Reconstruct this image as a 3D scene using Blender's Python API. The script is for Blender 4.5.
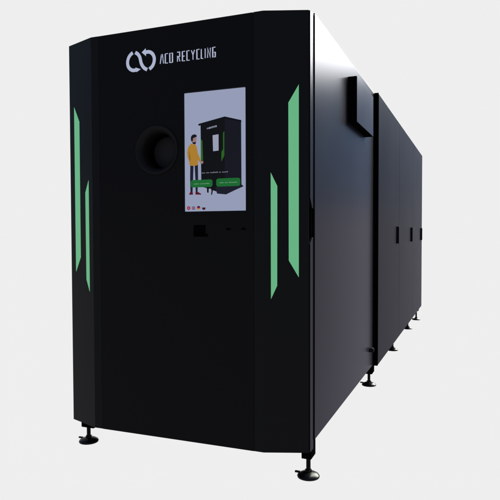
import bpy, bmesh, math, random
from mathutils import Vector, Matrix

for o in list(bpy.data.objects):
    bpy.data.objects.remove(o, do_unlink=True)
SC = bpy.context.scene
COL = SC.collection

# ------------------------------------------------------------ camera
cam_d = bpy.data.cameras.new('camera')
cam = bpy.data.objects.new('camera', cam_d)
COL.objects.link(cam)
right = Vector((0.92965456, 0.36841944, -0.00308569))
up = Vector((-0.00831785, 0.02936049, 0.99953428))
fwd = Vector((-0.36833846, 0.92919593, -0.03035957))
m = Matrix((right, up, -fwd)).transposed().to_4x4()
m.translation = Vector((1.35834665, -2.4167653, 1.15226093))
cam.matrix_world = m
cam_d.sensor_width = 36.0
cam_d.lens = 569.0 / 500.0 * 36.0
cam_d.clip_start = 0.05
cam_d.clip_end = 2000
SC.camera = cam

# ------------------------------------------------------------ world: a bright white studio cyclorama,
# plus a bright band high right and bluish dim sectors, added for the reflections
SC.view_settings.view_transform = 'Standard'
SC.view_settings.look = 'None'
SC.view_settings.exposure = 0
SC.view_settings.gamma = 1
W = bpy.data.worlds.new('World')
SC.world = W
W.use_nodes = True
nt = W.node_tree
for n in list(nt.nodes):
    nt.nodes.remove(n)
def nd(t, **k):
    n = nt.nodes.new(t)
    for a, b in k.items():
        setattr(n, a, b)
    return n
def mth(op, a, b=None, c=None):
    n = nd('ShaderNodeMath', operation=op)
    for i, v in enumerate((a, b, c)):
        if v is None: continue
        if isinstance(v, (int, float)): n.inputs[i].default_value = v
        else: nt.links.new(v, n.inputs[i])
    return n.outputs[0]
def sstep(v, lo, hi):
    n = nd('ShaderNodeMapRange', interpolation_type='SMOOTHSTEP')
    nt.links.new(v, n.inputs[0])
    n.inputs[1].default_value = lo; n.inputs[2].default_value = hi
    n.inputs[3].default_value = 0; n.inputs[4].default_value = 1
    return n.outputs[0]
def mixc(f, a, b):
    n = nd('ShaderNodeMix', data_type='RGBA')
    nt.links.new(f, n.inputs[0])
    for i, v in ((6, a), (7, b)):
        if isinstance(v, tuple): n.inputs[i].default_value = v + (1,)
        else: nt.links.new(v, n.inputs[i])
    return n.outputs[2]
WHITE = (0.856, 0.856, 0.857)
tc = nd('ShaderNodeTexCoord'); sp = nd('ShaderNodeSeparateXYZ')
nt.links.new(tc.outputs['Generated'], sp.inputs[0])
X, Y, Z = sp.outputs
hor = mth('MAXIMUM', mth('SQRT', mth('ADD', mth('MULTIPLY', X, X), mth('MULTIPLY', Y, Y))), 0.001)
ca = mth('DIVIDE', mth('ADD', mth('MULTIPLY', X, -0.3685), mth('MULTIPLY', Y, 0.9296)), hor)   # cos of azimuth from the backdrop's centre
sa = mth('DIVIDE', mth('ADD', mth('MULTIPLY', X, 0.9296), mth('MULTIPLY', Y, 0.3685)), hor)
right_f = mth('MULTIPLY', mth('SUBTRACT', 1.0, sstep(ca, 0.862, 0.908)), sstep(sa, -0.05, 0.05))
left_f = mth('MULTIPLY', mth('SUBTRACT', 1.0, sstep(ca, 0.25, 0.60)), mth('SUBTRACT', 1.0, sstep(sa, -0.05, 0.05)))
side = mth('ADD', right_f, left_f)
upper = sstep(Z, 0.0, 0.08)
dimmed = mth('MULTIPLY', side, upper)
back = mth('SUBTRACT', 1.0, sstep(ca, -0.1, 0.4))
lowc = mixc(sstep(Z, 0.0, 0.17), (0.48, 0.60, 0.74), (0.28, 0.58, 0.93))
tintc = mixc(back, lowc, (0.36, 0.44, 0.68))  # invented bluish surroundings that tint the side and front reflections
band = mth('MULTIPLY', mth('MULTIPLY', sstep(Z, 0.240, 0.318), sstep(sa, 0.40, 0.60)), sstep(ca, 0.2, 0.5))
c1 = mixc(dimmed, WHITE, tintc)
c2 = mixc(band, c1, (43.0, 45.5, 38.0))  # added bright patch, out of view, that makes the side panel's white sheen
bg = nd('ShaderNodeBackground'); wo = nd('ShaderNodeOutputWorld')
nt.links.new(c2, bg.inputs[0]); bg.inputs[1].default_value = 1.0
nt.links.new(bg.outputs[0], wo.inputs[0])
try:
    W.cycles.sampling_method = 'MANUAL'; W.cycles.sample_map_resolution = 1024
except Exception: pass

# ------------------------------------------------------------ materials
def mat(name, col, rough=0.5, ior=1.45, metal=0.0, emit=None, es=0.0, bump=0.0, var=0.0, scale=40.0):
    M = bpy.data.materials.new(name); M.use_nodes = True
    t = M.node_tree; b = t.nodes['Principled BSDF']
    b.inputs['Base Color'].default_value = (*col, 1)
    b.inputs['Roughness'].default_value = rough
    b.inputs['IOR'].default_value = ior
    b.inputs['Metallic'].default_value = metal
    if emit:
        b.inputs['Emission Color'].default_value = (*emit, 1)
        b.inputs['Emission Strength'].default_value = es
    if var > 0 or bump > 0:
        co = t.nodes.new('ShaderNodeTexCoord')
        if var > 0:
            n = t.nodes.new('ShaderNodeTexNoise'); n.inputs['Scale'].default_value = 2.5; n.inputs['Detail'].default_value = 5
            t.links.new(co.outputs['Object'], n.inputs['Vector'])
            r = t.nodes.new('ShaderNodeMapRange')
            r.inputs[1].default_value = 0.3; r.inputs[2].default_value = 0.7
            r.inputs[3].default_value = rough * (1 - var); r.inputs[4].default_value = rough * (1 + var)
            t.links.new(n.outputs['Fac'], r.inputs[0]); t.links.new(r.outputs[0], b.inputs['Roughness'])
        if bump > 0:
            n2 = t.nodes.new('ShaderNodeTexNoise'); n2.inputs['Scale'].default_value = scale; n2.inputs['Detail'].default_value = 3
            t.links.new(co.outputs['Object'], n2.inputs['Vector'])
            bp = t.nodes.new('ShaderNodeBump'); bp.inputs['Strength'].default_value = bump; bp.inputs['Distance'].default_value = 0.001
            t.links.new(n2.outputs['Fac'], bp.inputs['Height']); t.links.new(bp.outputs[0], b.inputs['Normal'])
    return M
M_paint = mat('black_powder_coat', (0.0045, 0.0044, 0.0046), 0.28, 1.10, var=0.12, bump=0.02, scale=500)
M_corner = mat('black_corner_paint', (0.0055, 0.0056, 0.006), 0.30, 1.115, var=0.1)
def satin(name, base, tint, rough, ior):
    """black anodised sheet: a dark body under a faintly violet sheen"""
    M = bpy.data.materials.new(name); M.use_nodes = True; t = M.node_tree
    for n in list(t.nodes): t.nodes.remove(n)
    N = t.nodes.new
    df = N('ShaderNodeBsdfDiffuse'); df.inputs[0].default_value = (*base, 1)
    gl = N('ShaderNodeBsdfGlossy'); gl.inputs[0].default_value = (*tint, 1); gl.inputs[1].default_value = rough
    co = N('ShaderNodeTexCoord'); no = N('ShaderNodeTexNoise'); no.inputs['Scale'].default_value = 1.7; no.inputs['Detail'].default_value = 3
    t.links.new(co.outputs['Object'], no.inputs['Vector'])
    mr = N('ShaderNodeMapRange'); mr.inputs[1].default_value = .3; mr.inputs[2].default_value = .7
    mr.inputs[3].default_value = rough*.96; mr.inputs[4].default_value = rough*1.04
    t.links.new(no.outputs['Fac'], mr.inputs[0]); t.links.new(mr.outputs[0], gl.inputs[1])
    fr = N('ShaderNodeFresnel'); fr.inputs[0].default_value = ior
    mx = N('ShaderNodeMixShader'); ou = N('ShaderNodeOutputMaterial')
    t.links.new(fr.outputs[0], mx.inputs[0]); t.links.new(df.outputs[0], mx.inputs[1]); t.links.new(gl.outputs[0], mx.inputs[2])
    t.links.new(mx.outputs[0], ou.inputs[0])
    return M
M_side = satin('black_side_paint', (0.0040, 0.0038, 0.0055), (0.485, 0.46, 0.56), 0.228, 1.095)
M_rear = satin('black_side_paint_dimmed', (0.0040, 0.0038, 0.0055), (0.178, 0.170, 0.206), 0.28, 1.095)  # side paint with its sheen tinted darker, dimming the rear cabinet's reflections
M_inner = mat('matte_black', (0.0012, 0.0012, 0.0014), 0.8, 1.0)  # flat black without specular, for inner body, box, edges and brackets
M_rim = mat('black_rubber_rim', (0.0065, 0.0065, 0.007), 0.5, 1.12)
M_flap = mat('black_flap', (0.016, 0.016, 0.017), 0.6, 1.15)
M_rubber = mat('glossy_black_foot', (0.004, 0.004, 0.005), 0.24, 1.17)
M_steel = mat('blackened_steel', (0.004, 0.004, 0.005), 0.35, 1.12)
M_handle = mat('black_handle', (0.006, 0.006, 0.009), 0.5, 1.06)
M_print = mat('white_vinyl_print', (0.66, 0.68, 0.78), 0.5, 1.2)
M_green = mat('green_light_strip', (0.02, 0.06, 0.03), 0.4, 1.2, emit=(0.120, 0.405, 0.202), es=1.0)
def lit(name, col): return mat(name, (0.002, 0.002, 0.002), 0.3, 1.10, emit=col, es=1.0)
M_screen = lit('lit_screen_white', (0.295, 0.330, 0.468))
PIC = {
 'pic_black': lit('screen_roof_black', (0.0035, 0.004, 0.006)),
 'pic_front': lit('screen_front_black', (0.004, 0.0045, 0.006)),
 'pic_side': lit('screen_side_black', (0.007, 0.0075, 0.013)),
 'pic_shadow': lit('screen_shadow', (0.010, 0.011, 0.021)),
 'pic_green': lit('screen_lime', (0.022, 0.120, 0.012)),
 'pic_white': lit('screen_pale', (0.315, 0.34, 0.45)),
 'pic_grey': lit('screen_grey', (0.10, 0.105, 0.14)),
 'pic_skin': lit('screen_skin', (0.30, 0.18, 0.17)),
 'pic_hair': lit('screen_hair', (0.008, 0.007, 0.012)),
 'pic_mustard': lit('screen_mustard', (0.40, 0.20, 0.025)),
 'pic_mustard_dark': lit('screen_mustard_fold', (0.25, 0.12, 0.02)),
 'pic_navy': lit('screen_navy', (0.012, 0.012, 0.028)),
 'pic_maroon': lit('screen_maroon', (0.09, 0.006, 0.02)),
 'red': lit('screen_red', (0.33, 0.015, 0.04)),
 'yellow': lit('screen_yellow', (0.45, 0.28, 0.03)),
 'blue': lit('screen_blue', (0.05, 0.06, 0.25)),
}
M_button = lit('screen_button_green', (0.011, 0.135, 0.030))
M_text = lit('screen_text', (0.16, 0.30, 0.19))
M_caption = lit('screen_caption', (0.18, 0.19, 0.25))
# added translucent floor sheet: world light passes up through it, hiding shadows
M_floor = bpy.data.materials.new('shadowless_floor_sheet'); M_floor.use_nodes = True
t = M_floor.node_tree
for n in list(t.nodes): t.nodes.remove(n)
tr = t.nodes.new('ShaderNodeBsdfTranslucent'); tr.inputs[0].default_value = (1, 1, 1, 1)
oo = t.nodes.new('ShaderNodeOutputMaterial'); t.links.new(tr.outputs[0], oo.inputs[0])

# ------------------------------------------------------------ helpers
ZB = 0.145                      # underside of the front cabinet above the floor
def link(name, bm, material, parent, bevel=0.0, smooth=False, seg=2):
    me = bpy.data.meshes.new(name)
    bmesh.ops.recalc_face_normals(bm, faces=bm.faces)
    bm.to_mesh(me); bm.free()
    for mm in (material if isinstance(material, list) else [material]): me.materials.append(mm)
    o = bpy.data.objects.new(name, me); COL.objects.link(o)
    if parent: o.parent = parent
    if smooth:
        for p in me.polygons: p.use_smooth = True
    if bevel:
        b = o.modifiers.new('bevel', 'BEVEL'); b.width = bevel; b.segments = seg; b.limit_method = 'ANGLE'; b.angle_limit = math.radians(25)
        b.harden_normals = False
    return o
def box(bm, x0, x1, y0, y1, z0, z1):
    vs = [bm.verts.new((x, y, z)) for x in (x0, x1) for y in (y0, y1) for z in (z0, z1)]
    for q in ((0,1,3,2),(4,6,7,5),(0,4,5,1),(2,3,7,6),(0,2,6,4),(1,5,7,3)):
        bm.faces.new([vs[i] for i in q])
def prism_z(bm, pts, z0, z1):
    a = [bm.verts.new((x, y, z0)) for x, y in pts]; b = [bm.verts.new((x, y, z1)) for x, y in pts]
    bm.faces.new(a); bm.faces.new(b)
    for i in range(len(pts)):
        j = (i + 1) % len(pts); bm.faces.new((a[i], a[j], b[j], b[i]))
def slab(bm, pts3, off, mi=0):
    """closed plate: outline pts3 thickened by vector off"""
    off = Vector(off)
    a = [bm.verts.new(p) for p in pts3]; b = [bm.verts.new(Vector(p) + off) for p in pts3]
    fs = [bm.faces.new(a), bm.faces.new(b)]
    for i in range(len(pts3)):
        j = (i + 1) % len(pts3); fs.append(bm.faces.new((a[i], a[j], b[j], b[i])))
    for f in fs: f.material_index = mi
def face_slab(bm, pts2, y0, y1, mi=0):
    slab(bm, [(x, y0, z) for x, z in pts2], (0, y1 - y0, 0), mi)
def lathe(bm, prof, c, axis='Z', n=48):
    rings = []
    for r, h in prof:
        ring = []
        for k in range(n):
            a = 2 * math.pi * k / n
            if axis == 'Z': p = (c[0] + r * math.cos(a), c[1] + r * math.sin(a), c[2] + h)
            else: p = (c[0] + r * math.cos(a), c[1] + h, c[2] + r * math.sin(a))
            ring.append(bm.verts.new(p))
        rings.append(ring)
    for A, B in zip(rings, rings[1:]):
        for k in range(n):
            bm.faces.new((A[k], A[(k+1) % n], B[(k+1) % n], B[k]))
    return rings
def cap(bm, ring): bm.faces.new(ring)
def ribbon(bm, pts, w, y0, y1, mi=0):
    """flat stroke of width w along pts (x,z)"""
    P = [Vector(p) for p in pts]; L = []; Rr = []
    for i, p in enumerate(P):
        d = (P[min(i+1, len(P)-1)] - P[max(i-1, 0)]).normalized()
        n = Vector((-d.y, d.x)) * w / 2
        if 0 < i < len(P) - 1:
            d1 = (P[i] - P[i-1]).normalized(); d2 = (P[i+1] - P[i]).normalized()
            k = max(0.5, math.sqrt(max(0.0, (1 + d1.dot(d2)) / 2))); n = n / k
        L.append(p + n); Rr.append(p - n)
    face_slab(bm, [tuple(q) for q in L + Rr[::-1]], y0, y1, mi)
def rrect(x0, x1, z0, z1, r, n=6):
    out = []
    for cx, cz, a0 in ((x1-r, z1-r, 0), (x0+r, z1-r, 90), (x0+r, z0+r, 180), (x1-r, z0+r, 270)):
        for k in range(n + 1):
            a = math.radians(a0 + 90 * k / n); out.append((cx + r*math.cos(a), cz + r*math.sin(a)))
    return out
def smooth_curve(pts, n=5):
    out = []
    for i in range(len(pts) - 1):
        p0 = Vector(pts[max(i-1, 0)]); p1 = Vector(pts[i]); p2 = Vector(pts[i+1]); p3 = Vector(pts[min(i+2, len(pts)-1)])
        for k in range(n):
            s = k / n
            out.append(tuple(0.5 * ((2*p1) + (p2-p0)*s + (2*p0-5*p1+4*p2-p3)*s*s + (3*p1-p0-3*p2+p3)*s**3)))
    out.append(tuple(pts[-1])); return out
# ---- outlines of print and screen picture, metres on the machine's front (x, z)
LETTERS = [('A', -0.0644, -0.0413), ('C', -0.038, -0.0177), ('O', -0.0139, 0.009), ('R', 0.0273, 0.0489), ('E', 0.0547, 0.0745), ('C', 0.0788, 0.0989), ('Y', 0.1037, 0.1263), ('C', 0.1316, 0.1509), ('L', 0.1546, 0.1702), ('I', 0.1749, 0.1826), ('N', 0.1873, 0.2094), ('G', 0.2135, 0.2345)]
EMBLEM_LEFT = [(-0.2164, 2.0384), (-0.2294, 2.0304), (-0.2409, 2.0163), (-0.2468, 1.9965), (-0.2438, 1.9756), (-0.2322, 1.9606), (-0.2161, 1.9528), (-0.196, 1.953)]
EMBLEM_MID = [(-0.2019, 2.0381), (-0.188, 2.0289), (-0.1773, 2.0141), (-0.1727, 1.9983), (-0.1685, 1.9819), (-0.1599, 1.9664), (-0.1489, 1.9551), (-0.1351, 1.9478)]
EMBLEM_RIGHT = [(-0.1473, 2.0319), (-0.1256, 2.0324), (-0.108, 2.0236), (-0.0976, 2.0083), (-0.0946, 1.9922), (-0.0983, 1.9748), (-0.1067, 1.9606), (-0.1225, 1.9488)]
ARROW_TOP = [(-0.1652, 2.0341), (-0.1424, 2.0513), (-0.1408, 2.0133)]
ARROW_LOW = [(-0.2019, 1.9652), (-0.1716, 1.9538), (-0.1957, 1.9421)]
PICTURE = [('pic_black', [(0.14, 1.6651), (0.2762, 1.6896), (0.3591, 1.6668), (0.359, 1.6568), (0.2766, 1.6785), (0.141, 1.6561)]), ('pic_front', [(0.1515, 1.6591), (0.2766, 1.6804), (0.275, 1.3312), (0.1538, 1.3708)]), ('pic_side', [(0.2766, 1.6804), (0.3581, 1.6587), (0.3589, 1.3664), (0.275, 1.3312)]), ('pic_shadow', [(0.2255, 1.3661), (0.3599, 1.3732), (0.3693, 1.3651), (0.3219, 1.3469), (0.2815, 1.3301), (0.2356, 1.3351)]), ('pic_green', [(0.1521, 1.5936), (0.1609, 1.5837), (0.1639, 1.4806), (0.1578, 1.495), (0.152, 1.4953)]), ('pic_green', [(0.2672, 1.614), (0.2738, 1.6227), (0.2733, 1.51), (0.2584, 1.483), (0.2586, 1.5269), (0.2673, 1.5403)]), ('pic_white', [(0.214, 1.6073), (0.2443, 1.61), (0.2444, 1.5346), (0.2162, 1.533)]), ('pic_skin', [(0.1084, 1.6058), (0.128, 1.6064), (0.13, 1.5856), (0.1257, 1.5737), (0.114, 1.5716), (0.1077, 1.5846)]), ('pic_hair', [(0.1004, 1.5922), (0.0999, 1.6054), (0.1069, 1.6153), (0.1196, 1.6182), (0.1302, 1.6138), (0.1306, 1.6044), (0.1227, 1.6039), (0.1121, 1.5999), (0.1099, 1.5869), (0.1046, 1.5834)]), ('pic_hair', [(0.1067, 1.5842), (0.1114, 1.5811), (0.1183, 1.5807), (0.1268, 1.5811), (0.1262, 1.5736), (0.1188, 1.5703), (0.1098, 1.5746)]), ('pic_skin', [(0.1441, 1.498), (0.1546, 1.4914), (0.1661, 1.4871), (0.1618, 1.477), (0.1514, 1.4793), (0.142, 1.4911)]), ('pic_mustard', [(0.1024, 1.576), (0.1161, 1.5696), (0.1235, 1.5724), (0.1308, 1.5574), (0.1359, 1.5289), (0.1473, 1.5039), (0.1515, 1.4925), (0.143, 1.4882), (0.1357, 1.498), (0.1377, 1.4734), (0.1165, 1.4687), (0.0926, 1.4727), (0.0901, 1.4936), (0.0817, 1.513), (0.0797, 1.5367), (0.0863, 1.56)]), ('pic_mustard_dark', [(0.0921, 1.5455), (0.0946, 1.5265), (0.0986, 1.4979), (0.0933, 1.4911), (0.0892, 1.5173)]), ('pic_navy', [(0.0963, 1.4716), (0.1133, 1.4694), (0.1108, 1.4076), (0.1071, 1.3434), (0.0965, 1.3437), (0.0948, 1.413)]), ('pic_navy', [(0.1197, 1.4691), (0.1366, 1.473), (0.1372, 1.4066), (0.1336, 1.3436), (0.1241, 1.3439), (0.1225, 1.4119)]), ('pic_maroon', [(0.0954, 1.3466), (0.1082, 1.3462), (0.1097, 1.3339), (0.09, 1.3335), (0.09, 1.3382)]), ('pic_maroon', [(0.1231, 1.3458), (0.1347, 1.3464), (0.1536, 1.336), (0.1525, 1.3327), (0.123, 1.3335)]), ('pic_white', [(0.1716, 1.365), (0.1805, 1.3633), (0.1798, 1.3376), (0.1746, 1.3387)]), ('pic_white', [(0.1945, 1.3606), (0.2038, 1.3584), (0.2026, 1.3341), (0.1954, 1.3353)]), ('pic_front', [(0.1831, 1.3628), (0.1924, 1.3606), (0.1918, 1.3401), (0.184, 1.3412)]), ('pic_front', [(0.2079, 1.3573), (0.2152, 1.3557), (0.2093, 1.3298), (0.2047, 1.3308)])]
FLAGS = [('red', 0.0864, 1.2704), ('union', 0.112, 1.2699), ('german', 0.139, 1.2708), ('dark', 0.1663, 1.2689)]
BUTTONS = [((0.098, 1.4024), (0.2121, 1.3675)), ((0.2319, 1.4049), (0.353, 1.3675))]
CAPTION = ((0.1553, 1.4346), (0.2921, 1.4335))

# ------------------------------------------------------------ setting
bm = bmesh.new()
vs = [bm.verts.new((150*math.cos(a*math.pi/32), 150*math.sin(a*math.pi/32), 0)) for a in range(64)]
bm.faces.new(vs)
floor = link('floor', bm, M_floor, None); floor['kind'] = 'structure'

# ------------------------------------------------------------ the machine
root = bpy.data.objects.new('recycling_machine', None); COL.objects.link(root)
root.empty_display_size = 0.3
root['label'] = 'long black recycling machine with green light strips and lit touch screen, on small feet'
root['category'] = 'recycling machine'

A, WD, D = 0.4657, 0.659, 0.0698          # front half width, full half width, depth of the canted corners
SX, SY, L1 = 0.6692, 0.1331, 1.762        # side panels of the front cabinet
RX, L2 = 0.7009, 5.380                    # storage cabinet behind it
T = 2.0 + ZB
SEAM = 0.4185

# inner body of the front cabinet, roof and base sheets
bm = bmesh.new()
prism_z(bm, [(-SX+.009, .135), (SX-.009, .135), (SX-.009, L1-.004), (-SX+.009, L1-.004)], ZB+.046, T-.008)
link('front_cabinet', bm, M_inner, root)
NOSE = [(-SX+.002, SY-.002), (-WD+.007, D+.010), (-A+.002, .008), (A-.002, .008), (WD-.007, D+.010), (SX-.002, SY-.002)]
bm = bmesh.new()
prism_z(bm, [(-SX+.002, L1-.002)] + NOSE + [(SX-.002, L1-.002)], T-.007, T-.0004)
link('roof_sheet', bm, M_side, root, 0.001)
bm = bmesh.new()
prism_z(bm, [(-WD+.008, SY-.003)] + NOSE[1:-1] + [(WD-.008, SY-.003)], ZB+.0012, ZB+.050)
link('base_sheet', bm, M_inner, root)

# flat front door with openings
bm = bmesh.new()
HOLE_C, HOLE_R = (-0.0858, 1.4105+ZB), 0.112
SCR = (0.0668, 0.3772, 1.1096+ZB, 1.6691+ZB)
outer = [(-SEAM+.0006, ZB), (SEAM-.0006, ZB), (SEAM-.0006, T), (-SEAM+.0006, T)]
loops = [outer,
         [(HOLE_C[0]+HOLE_R*math.cos(2*math.pi*k/64), HOLE_C[1]+HOLE_R*math.sin(2*math.pi*k/64)) for k in range(64)],
         rrect(SCR[0]-.003, SCR[1]+.003, SCR[2]-.003, SCR[3]+.003, .003, 3),
         rrect(.1115, .1750, .9895+ZB, 1.0445+ZB, .004, 3)]
edges = []
for lp in loops:
    v = [bm.verts.new((x, 0, z)) for x, z in lp]
    for i in range(len(v)): edges.append(bm.edges.new((v[i], v[(i+1) % len(v)])))
bmesh.ops.triangle_fill(bm, use_beauty=True, use_dissolve=False, edges=edges)
r = bmesh.ops.extrude_face_region(bm, geom=list(bm.faces))
bmesh.ops.translate(bm, vec=(0, 0.02, 0), verts=[g for g in r['geom'] if isinstance(g, bmesh.types.BMVert)])
link('front_door', bm, M_paint, root, 0.0008)

# canted corner panels (a bent sheet: narrow flat strip, then the cant) with two light strips each
def cant(s, xx):  # y on the cant at |x|
    return (xx - A) / (WD - A) * D
for s in (1, -1):
    bm = bmesh.new()
    t_ = 0.018
    prism_z(bm, [(s*(SEAM+.0006), 0), (s*A, 0), (s*WD, D), (s*(WD-.006), D+t_), (s*(A-.004), t_), (s*(SEAM+.0006), t_)], ZB+.0005, T+.0005)
    cp = link('corner_panel', bm, M_corner, root, 0.0010)
    def on(x, z, o): 
        nx, ny = D, -(WD - A); l = math.hypot(nx, ny)
        return (s*(x + nx/l*o), cant(s, x) + ny/l*o, z)
    for q in ([(.6163, 1.6708), (.5722, 1.590), (.5735, .881), (.6160, .8044)],
              [(.4972, 1.2790), (.5252, 1.2170), (.5240, .7668), (.4975, .7055)]):
        bm = bmesh.new()
        a = [on(x, z+ZB, .0016) for x, z in q]; b = [on(x, z+ZB, -.004) for x, z in q]
        va = [bm.verts.new(p) for p in a]; vb = [bm.verts.new(p) for p in b]
        bm.faces.new(va); bm.faces.new(vb[::-1])
        for k in range(4): bm.faces.new((va[k], va[(k+1) % 4], vb[(k+1) % 4], vb[k]))
        link('light_strip', bm, M_green, cp)
    # edge of the corner panel: two bright flanges with slanted ends, a dark notch between
    bm = bmesh.new()
    for zz in ([(D+.004, T), (SY-.006, T), (SY-.006, 1.118+ZB), (SY-.024, 1.118+ZB), (D+.004, 1.165+ZB)],
               [(D+.004, .955+ZB), (SY-.024, .985+ZB), (SY-.006, .985+ZB), (SY-.006, .002+ZB), (D+.004, .002+ZB)]):
        slab(bm, [(s*(WD+(.0050 if s > 0 else .0005)), y, z) for y, z in zz], (-s*.009, 0, 0))
    link('corner_flange', bm, M_side, root, 0.0008)
    bm = bmesh.new(); box(bm, *sorted((s*(SX-.010), s*(SX-.018))), SY-.026, SY-.001, .99+ZB, 1.113+ZB)
    link('door_latch', bm, M_inner, root, 0.003)
    # big side sheet
    bm = bmesh.new()
    box(bm, *sorted((s*SX, s*(SX-.008))), SY, L1, .041+ZB, T+.008)
    link('side_panel', bm, M_side, root, 0.0025, seg=3)
# little lock at the foot of the right side sheet
bm = bmesh.new()
rg = lathe(bm, [(.017, 0), (.017, .022), (.012, .031), (.005, .033)], (0, 0, 0), 'Z', 32); cap(bm, rg[0]); cap(bm, rg[-1])
bmesh.ops.rotate(bm, matrix=Matrix.Rotation(math.pi/2, 3, 'Y'), verts=bm.verts)
bmesh.ops.translate(bm, vec=(SX-.001, 1.612, .1775+ZB), verts=bm.verts)
link('panel_lock', bm, M_handle, root, 0.001)

# box on the right side sheet
bm = bmesh.new(); box(bm, SX-.001, SX+.047, .868, 1.43, 1.643+ZB, 1.905+ZB)
cb = link('control_box', bm, M_inner, root, 0.003, seg=3)
bm = bmesh.new(); box(bm, SX+.0472, SX+.0500, .870, 1.428, 1.645+ZB, 1.903+ZB)
link('box_cover', bm, M_side, cb, 0.0008)

# bottle opening
cx, cz = HOLE_C
bm = bmesh.new()
lathe(bm, [(.1185, -.001), (.1185, -.005), (.1155, -.008), (.108, -.006), (.0905, .016), (.0885, .024), (.0885, .125), (.112, .125), (.112, -.001)], (cx, 0, cz), 'Y', 96)
# close the ring's back seam
bm.verts.ensure_lookup_table()
op = link('bottle_opening', bm, M_rim, root, 0, True)
bm = bmesh.new()
rg = lathe(bm, [(.0001, .098), (.030, .099), (.070, .103), (.082, .108), (.086, .122)], (cx, 0, cz), 'Y', 64)
link('inner_flap', bm, M_flap, op, 0, True)

STROKES = {
 'A': [[(0, 0), (.42, 1), (.62, 1), (1, 0)]],
 'C': [[(1, 1), (.12, 1), (.12, 0), (1, 0)]],
 'O': [[(.5, 0), (.12, 0), (.12, 1), (.92, 1), (.92, 0), (.5, 0)]],
 'R': [[(.05, 1), (.85, 1), (.85, .52), (.15, .52)], [(.15, .62), (.15, 0)], [(.5, .5), (.95, 0)]],
 'E': [[(1, 1), (.12, 1), (.12, 0), (1, 0)], [(.12, .5), (.85, .5)]],
 'Y': [[(.05, 1), (.5, .5)], [(.95, 1), (.5, .5)], [(.5, .56), (.5, 0)]],
 'L': [[(.15, 1), (.15, 0), (1, 0)]],
 'I': [[(.5, 1), (.5, 0)]],
 'N': [[(.1, 0), (.1, 1), (.9, 0), (.9, 1)]],
 'G': [[(.95, 1), (.12, 1), (.12, 0), (.9, 0), (.9, .48), (.5, .48)]],
}

# touch screen with its lit picture
x0, x1, z0, z1 = SCR
bm = bmesh.new()
face_slab(bm, rrect(x0, x1, z0, z1, .001, 2), .0015, .016)
scr = link('touch_screen', bm, M_screen, root)
bm = bmesh.new(); mats = []; 
def mi(n):
    if n not in mats: mats.append(n)
    return mats.index(n)
for k, (n, pts) in enumerate(PICTURE):
    face_slab(bm, pts, .0013 - .00004*k, .0016, mi(n))
def disc(x, z, r): return [(x + r*math.cos(2*math.pi*k/24), z + r*math.sin(2*math.pi*k/24)) for k in range(24)]
def band_of(x, z, r, lo, hi):
    pts = []
    aL, aH = math.asin(max(-1, lo)), math.asin(min(1, hi))
    for k in range(9):
        a = aL + (aH-aL)*k/8; pts.append((x + r*math.cos(a), z + r*math.sin(a)))
    for k in range(9):
        a = aH + (aL-aH)*k/8; pts.append((x - r*math.cos(a), z + r*math.sin(a)))
    # drop coincident ends
    o = []
    for p in pts:
        if not o or (Vector(p)-Vector(o[-1])).length > 1e-5: o.append(p)
    if (Vector(o[0])-Vector(o[-1])).length < 1e-5: o.pop()
    return o
fr = .0088
for n, x, z in FLAGS:
    y0, y1 = .0006, .0016
    if n == 'red':
        face_slab(bm, disc(x, z, fr), y0, y1, mi('red'))
        face_slab(bm, disc(x+.0005, z, fr*.32), y0-.0001, y1, mi('pic_white'))
    elif n == 'union':
        face_slab(bm, disc(x, z, fr), y0, y1, mi('blue'))
        face_slab(bm, [(x-fr*.97, z-.0022), (x+fr*.97, z-.0022), (x+fr*.97, z+.0022), (x-fr*.97, z+.0022)], y0-.0001, y1, mi('pic_white'))
        face_slab(bm, [(x-.0022, z-fr*.97), (x+.0022, z-fr*.97), (x+.0022, z+fr*.97), (x-.0022, z+fr*.97)], y0-.00013, y1, mi('pic_white'))
        face_slab(bm, [(x-fr, z-.0012), (x+fr, z-.0012), (x+fr, z+.0012), (x-fr, z+.0012)], y0-.0002, y1, mi('red'))
        face_slab(bm, [(x-.0012, z-fr), (x+.0012, z-fr), (x+.0012, z+fr), (x-.0012, z+fr)], y0-.00023, y1, mi('red'))
    elif n == 'german':
        face_slab(bm, band_of(x, z, fr, .33, 1), y0, y1, mi('pic_hair'))
        face_slab(bm, band_of(x, z, fr, -.33, .33), y0, y1, mi('red'))
        face_slab(bm, band_of(x, z, fr, -1, -.33), y0, y1, mi('yellow'))
    else:
        face_slab(bm, band_of(x, z, fr, .33, 1), y0, y1, mi('pic_white'))
        face_slab(bm, band_of(x, z, fr, -.33, .33), y0, y1, mi('pic_navy'))
        face_slab(bm, band_of(x, z, fr, -1, -.33), y0, y1, mi('pic_maroon'))
gx0, gx1 = LETTERS[0][1], LETTERS[-1][2]; kk = 0
for ch, xa, xb in LETTERS:                      # the pictured machine carries the same small lettering
    u0 = .196 + (xa-gx0)/(gx1-gx0)*.040; u1 = .196 + (xb-gx0)/(gx1-gx0)*.040
    for st in STROKES[ch]:
        kk += 1
        ribbon(bm, [(u0+.0004 + u*(u1-u0-.0008), 1.6385 + (u0-.196)*.17 + v*.0072) for u, v in st], .0009, .0002-.00001*kk, .001, mi('pic_white'))
for q in ((.1875, 1.6405), (.1925, 1.6412)):
    face_slab(bm, disc(q[0], q[1], .0030), .0002, .001, mi('pic_white'))
    face_slab(bm, disc(q[0], q[1], .0019), .0001, .001, mi('pic_front'))
link('screen_picture', bm, [PIC[n] for n in mats], scr)
rnd = random.Random(7)
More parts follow.
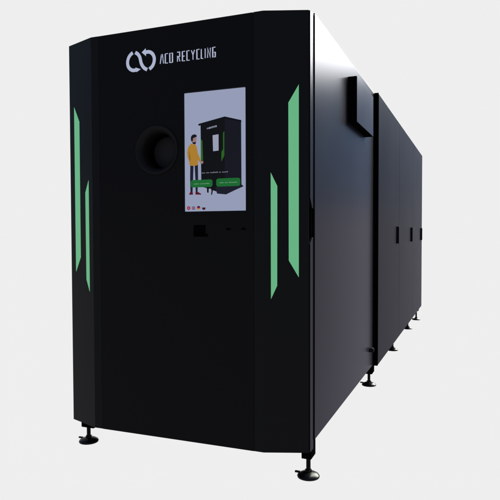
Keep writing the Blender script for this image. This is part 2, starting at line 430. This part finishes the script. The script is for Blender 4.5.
def word_bars(bm, xa, xb, z, h, y0, y1, idx, words):
    """tiny unreadable lettering: short strokes grouped into words"""
    pitch = (xb - xa) / (sum(words) + len(words) - 1); x = xa
    for w in words:
        for k in range(w):
            hh = h * rnd.choice((.72, .72, .72, 1.0))
            face_slab(bm, [(x, z-h/2), (x+pitch*.72, z-h/2), (x+pitch*.72, z-h/2+hh), (x, z-h/2+hh)], y0, y1, idx)
            x += pitch
        x += pitch
WORDS = iter(((5, 9), (4, 3, 8)))
for (xa, za), (xb, zb) in BUTTONS:
    bm = bmesh.new()
    face_slab(bm, rrect(xa, xb, zb, za, .011, 8), .0002, .0016, 0)
    word_bars(bm, xa+.018, xb-.014, (za+zb)/2-.001, .0046, -.00005, .001, 1, next(WORDS))
    link('screen_button', bm, [M_button, M_text], scr)
bm = bmesh.new()
word_bars(bm, CAPTION[0][0], CAPTION[1][0], CAPTION[0][1], .0050, .0002, .0016, 0, (4, 3, 8, 2, 6))
link('screen_caption', bm, M_caption, scr)

# scanner window and small slots under the screen
bm = bmesh.new()
face_slab(bm, rrect(.112, .1745, .990+ZB, 1.044+ZB, .004, 3), .010, .0195)
sw = link('scanner_window', bm, M_inner, root)
bm = bmesh.new()
rg = lathe(bm, [(.008, .0115), (.008, .004), (.006, .003)], (.181, 0, .996+ZB), 'Y', 24); 
bmesh.ops.translate(bm, vec=(0, -.0045, 0), verts=bm.verts)
cap(bm, rg[-1]); cap(bm, rg[0])
link('scanner_button', bm, M_inner, sw)
for xa in (.278, .353):
    bm = bmesh.new()
    face_slab(bm, [(xa, 1.0225+ZB), (xa+.012, 1.0315+ZB), (xa+.018, 1.0315+ZB), (xa+.030, 1.0225+ZB), (xa+.026, 1.0205+ZB), (xa+.004, 1.0205+ZB)], -.0012, .004)
    link('printer_slot', bm, M_inner, root, 0.0004)

# ------------------------------------------------------------ printed logo on the front
bm = bmesh.new()
sw_ = 0.0168; y0, y1 = -.0008, .0005
ribbon(bm, smooth_curve(EMBLEM_LEFT), sw_, y0, y1)
ribbon(bm, smooth_curve(EMBLEM_MID), sw_, y0-.0001, y1)
ribbon(bm, smooth_curve(EMBLEM_RIGHT), sw_, y0-.0002, y1)
face_slab(bm, ARROW_TOP, y0-.0003, y1)
face_slab(bm, ARROW_LOW, y0-.0004, y1)
link('logo_emblem', bm, M_print, root)
bm = bmesh.new()
zl, zh = 1.8200+ZB, 1.8690+ZB
lw = .0046; k = 0
for ch, xa, xb in LETTERS:
    for st in STROKES[ch]:
        k += 1
        pts = [(xa + lw/2 + u*(xb-xa-lw), zl + lw/2 + v*(zh-zl-lw)) for u, v in st]
        ribbon(bm, pts, lw, y0 - .00002*k, y1)
link('logo_lettering', bm, M_print, root)

# ------------------------------------------------------------ storage cabinet behind
bm = bmesh.new()
box(bm, -RX+.003, RX-.003, L1+.003, L2, .0323+ZB, T+.0096)
link('storage_cabinet', bm, M_rear, root, 0.002)
# front frame that stands proud of the front cabinet
for s in (1, -1):
    bm = bmesh.new()
    box(bm, *sorted((s*(SX+.0005), s*(RX-.0005))), L1+.001, L1+.012, .0323+ZB, T+.012)
    link('storage_front_edge', bm, M_inner, root)
cuts = [L1+.014, 3.000, 4.215, L2-.002]
for k in range(3):
    bm = bmesh.new()
    box(bm, RX-.0045, RX, cuts[k]+.003, cuts[k+1]-.003, .036+ZB, T+.006)
    dr = link('storage_door', bm, M_rear, root, 0.0015)
    yh = (2.8045, 3.985, 5.165)[k]
    bm = bmesh.new()
    box(bm, RX-.001, RX+.0215, yh, yh+.03, .906+ZB, 1.060+ZB)
    link('door_handle', bm, M_handle, dr, 0.004)
bm = bmesh.new(); box(bm, -RX, -RX+.0045, L1+.017, L2-.005, .036+ZB, T+.006)
link('storage_side_panel', bm, M_rear, root, 0.0015)

# ------------------------------------------------------------ levelling feet
def foot_mesh():
    bm = bmesh.new()
    rg = lathe(bm, [(.052, 0), (.0535, .005), (.050, .011), (.034, .020), (.020, .024), (.014, .026)], (0, 0, 0), 'Z', 48)
    cap(bm, rg[0]); cap(bm, rg[-1]); return bm
def make_foot(x, y, zu, brk, first=[None]):
    """zu: height at which the bracket ends; brk: (x0,x1,y0,y1,top) of the welded bracket"""
    if first[0] is None:
        first[0] = link('leveling_foot', foot_mesh(), M_rubber, root, 0, True); f = first[0]
        f.data.polygons.foreach_set('use_smooth', [True]*len(f.data.polygons))
    else:
        f = first[0].copy(); COL.objects.link(f); f.parent = root
    f.location = (x, y, 0.0008)
    bm = bmesh.new()
    rg = lathe(bm, [(.0105, .022), (.0105, zu+.02)], (0, 0, 0), 'Z', 20); cap(bm, rg[0]); cap(bm, rg[1])
    rg = lathe(bm, [(.017, .025), (.017, .034)], (0, 0, 0), 'Z', 6); cap(bm, rg[0]); cap(bm, rg[1])
    link('foot_stem', bm, M_steel, f)
    bm = bmesh.new(); box(bm, -.066, -.040, -.006, .006, .012, .020)
    link('foot_tab', bm, M_rubber, f, 0.002)
    a, b, c, d, top = brk
    bm = bmesh.new(); box(bm, a-x, b-x, c-y, d-y, zu, top)
    link('foot_bracket', bm, M_inner, f, 0.004)
    return f
make_foot(.634, .150, ZB-.041, (.616, .6635, .092, .172, ZB+.0405))
make_foot(-.622, .150, ZB-.050, (-.633, -.552, .100, .18, ZB+.011))
for s in (1, -1):
    make_foot(s*.620, 1.870, ZB-.045, (*sorted((s*.590, s*.655)), 1.80, 1.90, ZB+.031))
    for xx, y in ((.612, 3.235), (.612, 4.56), (.640, 5.32)):
        make_foot(s*xx, y, ZB-.025, (*sorted((s*(xx-.03), s*(xx+.03))), y-.05, y+.05, ZB+.031))

for o in bpy.data.objects:
    if o.type == 'MESH': o.data.validate()
SC.cycles.max_bounces = 8
